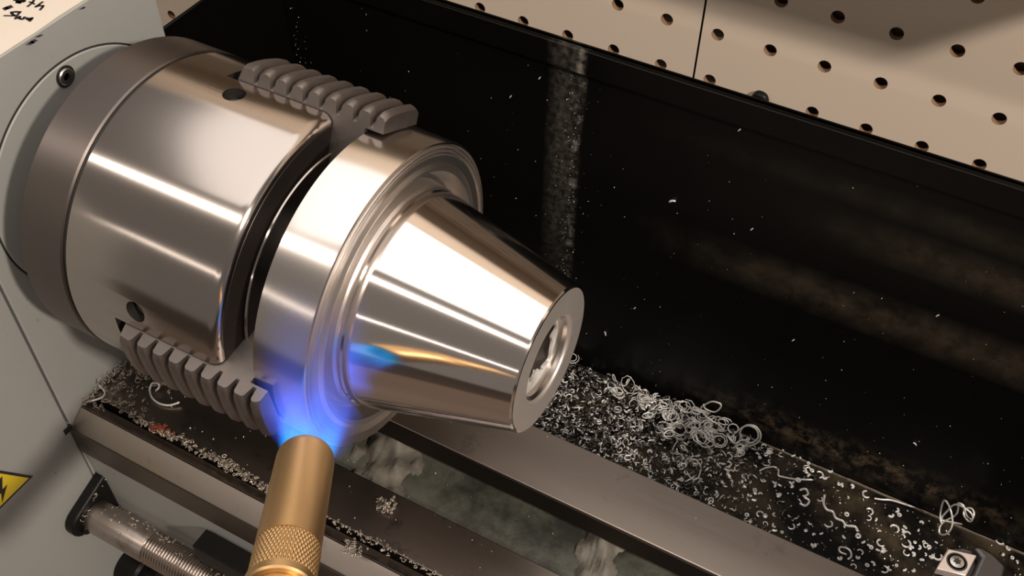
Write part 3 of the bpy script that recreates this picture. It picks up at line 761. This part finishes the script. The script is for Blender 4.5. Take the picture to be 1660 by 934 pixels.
single('metal_curl', spath([(1372,899),(1362,895),(1361,888),(1370,888),(1378,893),(1380,902),(1374,907)], 2, ZB+.0008, 0, 30), .0004, 'small open ring of swarf on tray below the zigzag strand')
single('metal_curl', spath([(1296,795),(1306,793),(1310,801),(1304,806),(1312,812),(1306,820),(1296,816)], 2, ZB+.0008, 0, 36), .0005, 'swarf curl shaped like a figure three on the brown tray')
single('metal_curl', spath([(1417,808),(1430,810),(1445,811),(1462,816),(1483,823)], 2, ZB+.0015, 0, 30), .0004, 'straight bright needle of swarf beside the tray seam')
def nest_path(pp):
    P = spath(pp, 1, .124, 0, 200); i = np.arange(len(P))
    for k in range(len(P)):
        y = .1185+.0035*math.sin(k*.11); q = P[k]; C_ = np.array(CAM); P[k] = C_+(q-C_)*((y-C_[1])/(q[1]-C_[1]))
    return P
nest = [(1527,850),(1524,838),(1528,816),(1533,812),(1540,824),(1544,842),(1542,856),(1534,866),(1524,866),(1523,856),(1530,846),(1548,836),(1553,826),(1553,816),(1562,820),(1566,834),(1575,842),(1579,832),(1574,824),(1564,826),(1563,836),(1572,846),(1577,838),(1570,828),(1550,818),(1536,828),(1526,842),(1540,846),(1560,850)]
single('metal_curl', nest_path(nest), .00034, 'open nest of looping swarf wire just above the cutting tool')
for (u, v0, lb) in ((1090, 327, 'largest bright flake stuck high on the black guard'), (1199, 211, 'small bright flake stuck near the top of the guard'), (828, 157, 'bright flake on guard left of the pale streak'), (1219, 372, 'bright dot on guard between the heap and pegboard'),
                    (1029, 500, 'round bright flake on guard right of the tapered nose'), (981, 541, 'tall bright sliver on guard just right of the tapered nose'), (1520, 512, 'bright flake on the right part of the guard'), (1286, 552, 'lone bright dot in the middle of the guard'),
                    (1483, 720, 'bright sliver on guard above the tray seam at right'), (875, 127, 'dull flake on guard beside top of the pale streak')):
    c = on(u, v0, 1, GY-.0006); big = {1090: 1.9, 981: 1.6, 1483: 1.2}.get(u, 1.0)
    a = {1090: .5, 981: 1.9, 1483: 2.6}.get(u, 1.0)
    P = [(c.x+math.cos(a)*t*.0009*big, c.y-abs(t)*.0001, c.z+math.sin(a)*t*.0009*big+.0003*big*(1-t*t)) for t in np.linspace(-1, 1, 7)]
    single('metal_flake', P, .00028*big, lb, 'metal flake')
# scattered chips on the tray: four kinds copied about
kinds = []
for i, (r, t, p, w) in enumerate(((.0012, .55, .0005, .00042), (.0009, 1.2, .0008, .00034), (.0016, .35, .0002, .00045), (.0007, .8, .0006, .00050), (.0018, .65, .0005, .00034))):
    w *= 1.3; P = curl(r*.85, t, p, 0, 12, .2, 50+i); P[:, 2] *= .5; P[:, 2] -= P[:, 2].min()-w
    v, f = tube_np(P, w, 5); o = obj('swarf_chip', v, f, M['swarf'], None, 60); kinds.append(o)
spots = []
gg = np.random.default_rng(31)
fix = [(1228,737),(1241,738),(1166,758),(1180,770),(1198,745),(1255,783),(1262,805),(1222,812),(1283,790),(1330,770),(1345,765),(1360,786),(1365,788),(1381,790),(1409,841),(1454,829),(1457,836),(1466,856),(1463,862),(1451,857),(1425,862),(1412,889),(1422,893),(1476,890),(1470,884),(1490,889),(1497,880),(1505,890),(1480,900),(1468,898),(1500,900),(1306,861),(1331,866),(1390,905),(1384,918),(1415,915),(1453,918),(1466,925),(1480,926),(1435,925),(1254,853),(1390,870),(1399,880),(1320,745),(1285,735),(1298,742),(1310,752),(1270,730),(1603,865),(1621,880),(1633,890),(1640,905),(1648,912),(1625,900)]
for a in fix: spots.append(on(a[0], a[1], 2, ZB+.0004))
while len(spots) < 120:
    u = gg.uniform(1180, 1540); v0 = gg.uniform(720, 930)
    q = on(u, v0, 2, ZB+.0004)
    if .082 < q.y < .126 and -.05 < q.x < .075 and gg.random() < .4+.6*math.exp(-(q.x+.03)/.03): spots.append(q)
for i, q in enumerate(spots):
    src = kinds[i % 5]; o = src if i < 5 else src.copy()
    if i >= 5: COL.objects.link(o)
    o.location = q; o.rotation_euler = (0, 0, gg.uniform(0, 6.28)); s = gg.uniform(.7, 1.25); o.scale = (s, s, s)
    tag(o, 'small silver swarf chip scattered on the black tray right of the heap', 'swarf chip', 'swarf chips scattered on the tray')
for (u, v0, z, lb) in ((628, 818, ZW+.0006, 'pale clump of fine swarf on the front way right of the torch'), (575, 893, -.1000, 'pale clump of fine swarf on the vee way below the torch')):
    q = on(u, v0, 2, z); L = [(q.x+gg.normal()*.0022, q.y+gg.normal()*.0016, q.z-.0004+abs(gg.normal())*.0006) for _ in range(46)]
    o = pile('swarf_clump', L, M['swarf_dull'], rs=(.0003, .0007), wire=(.0002, .0004), seed=int(u), loc=(q.x, q.y, q.z)); tag(o, lb, 'swarf', kind='stuff')
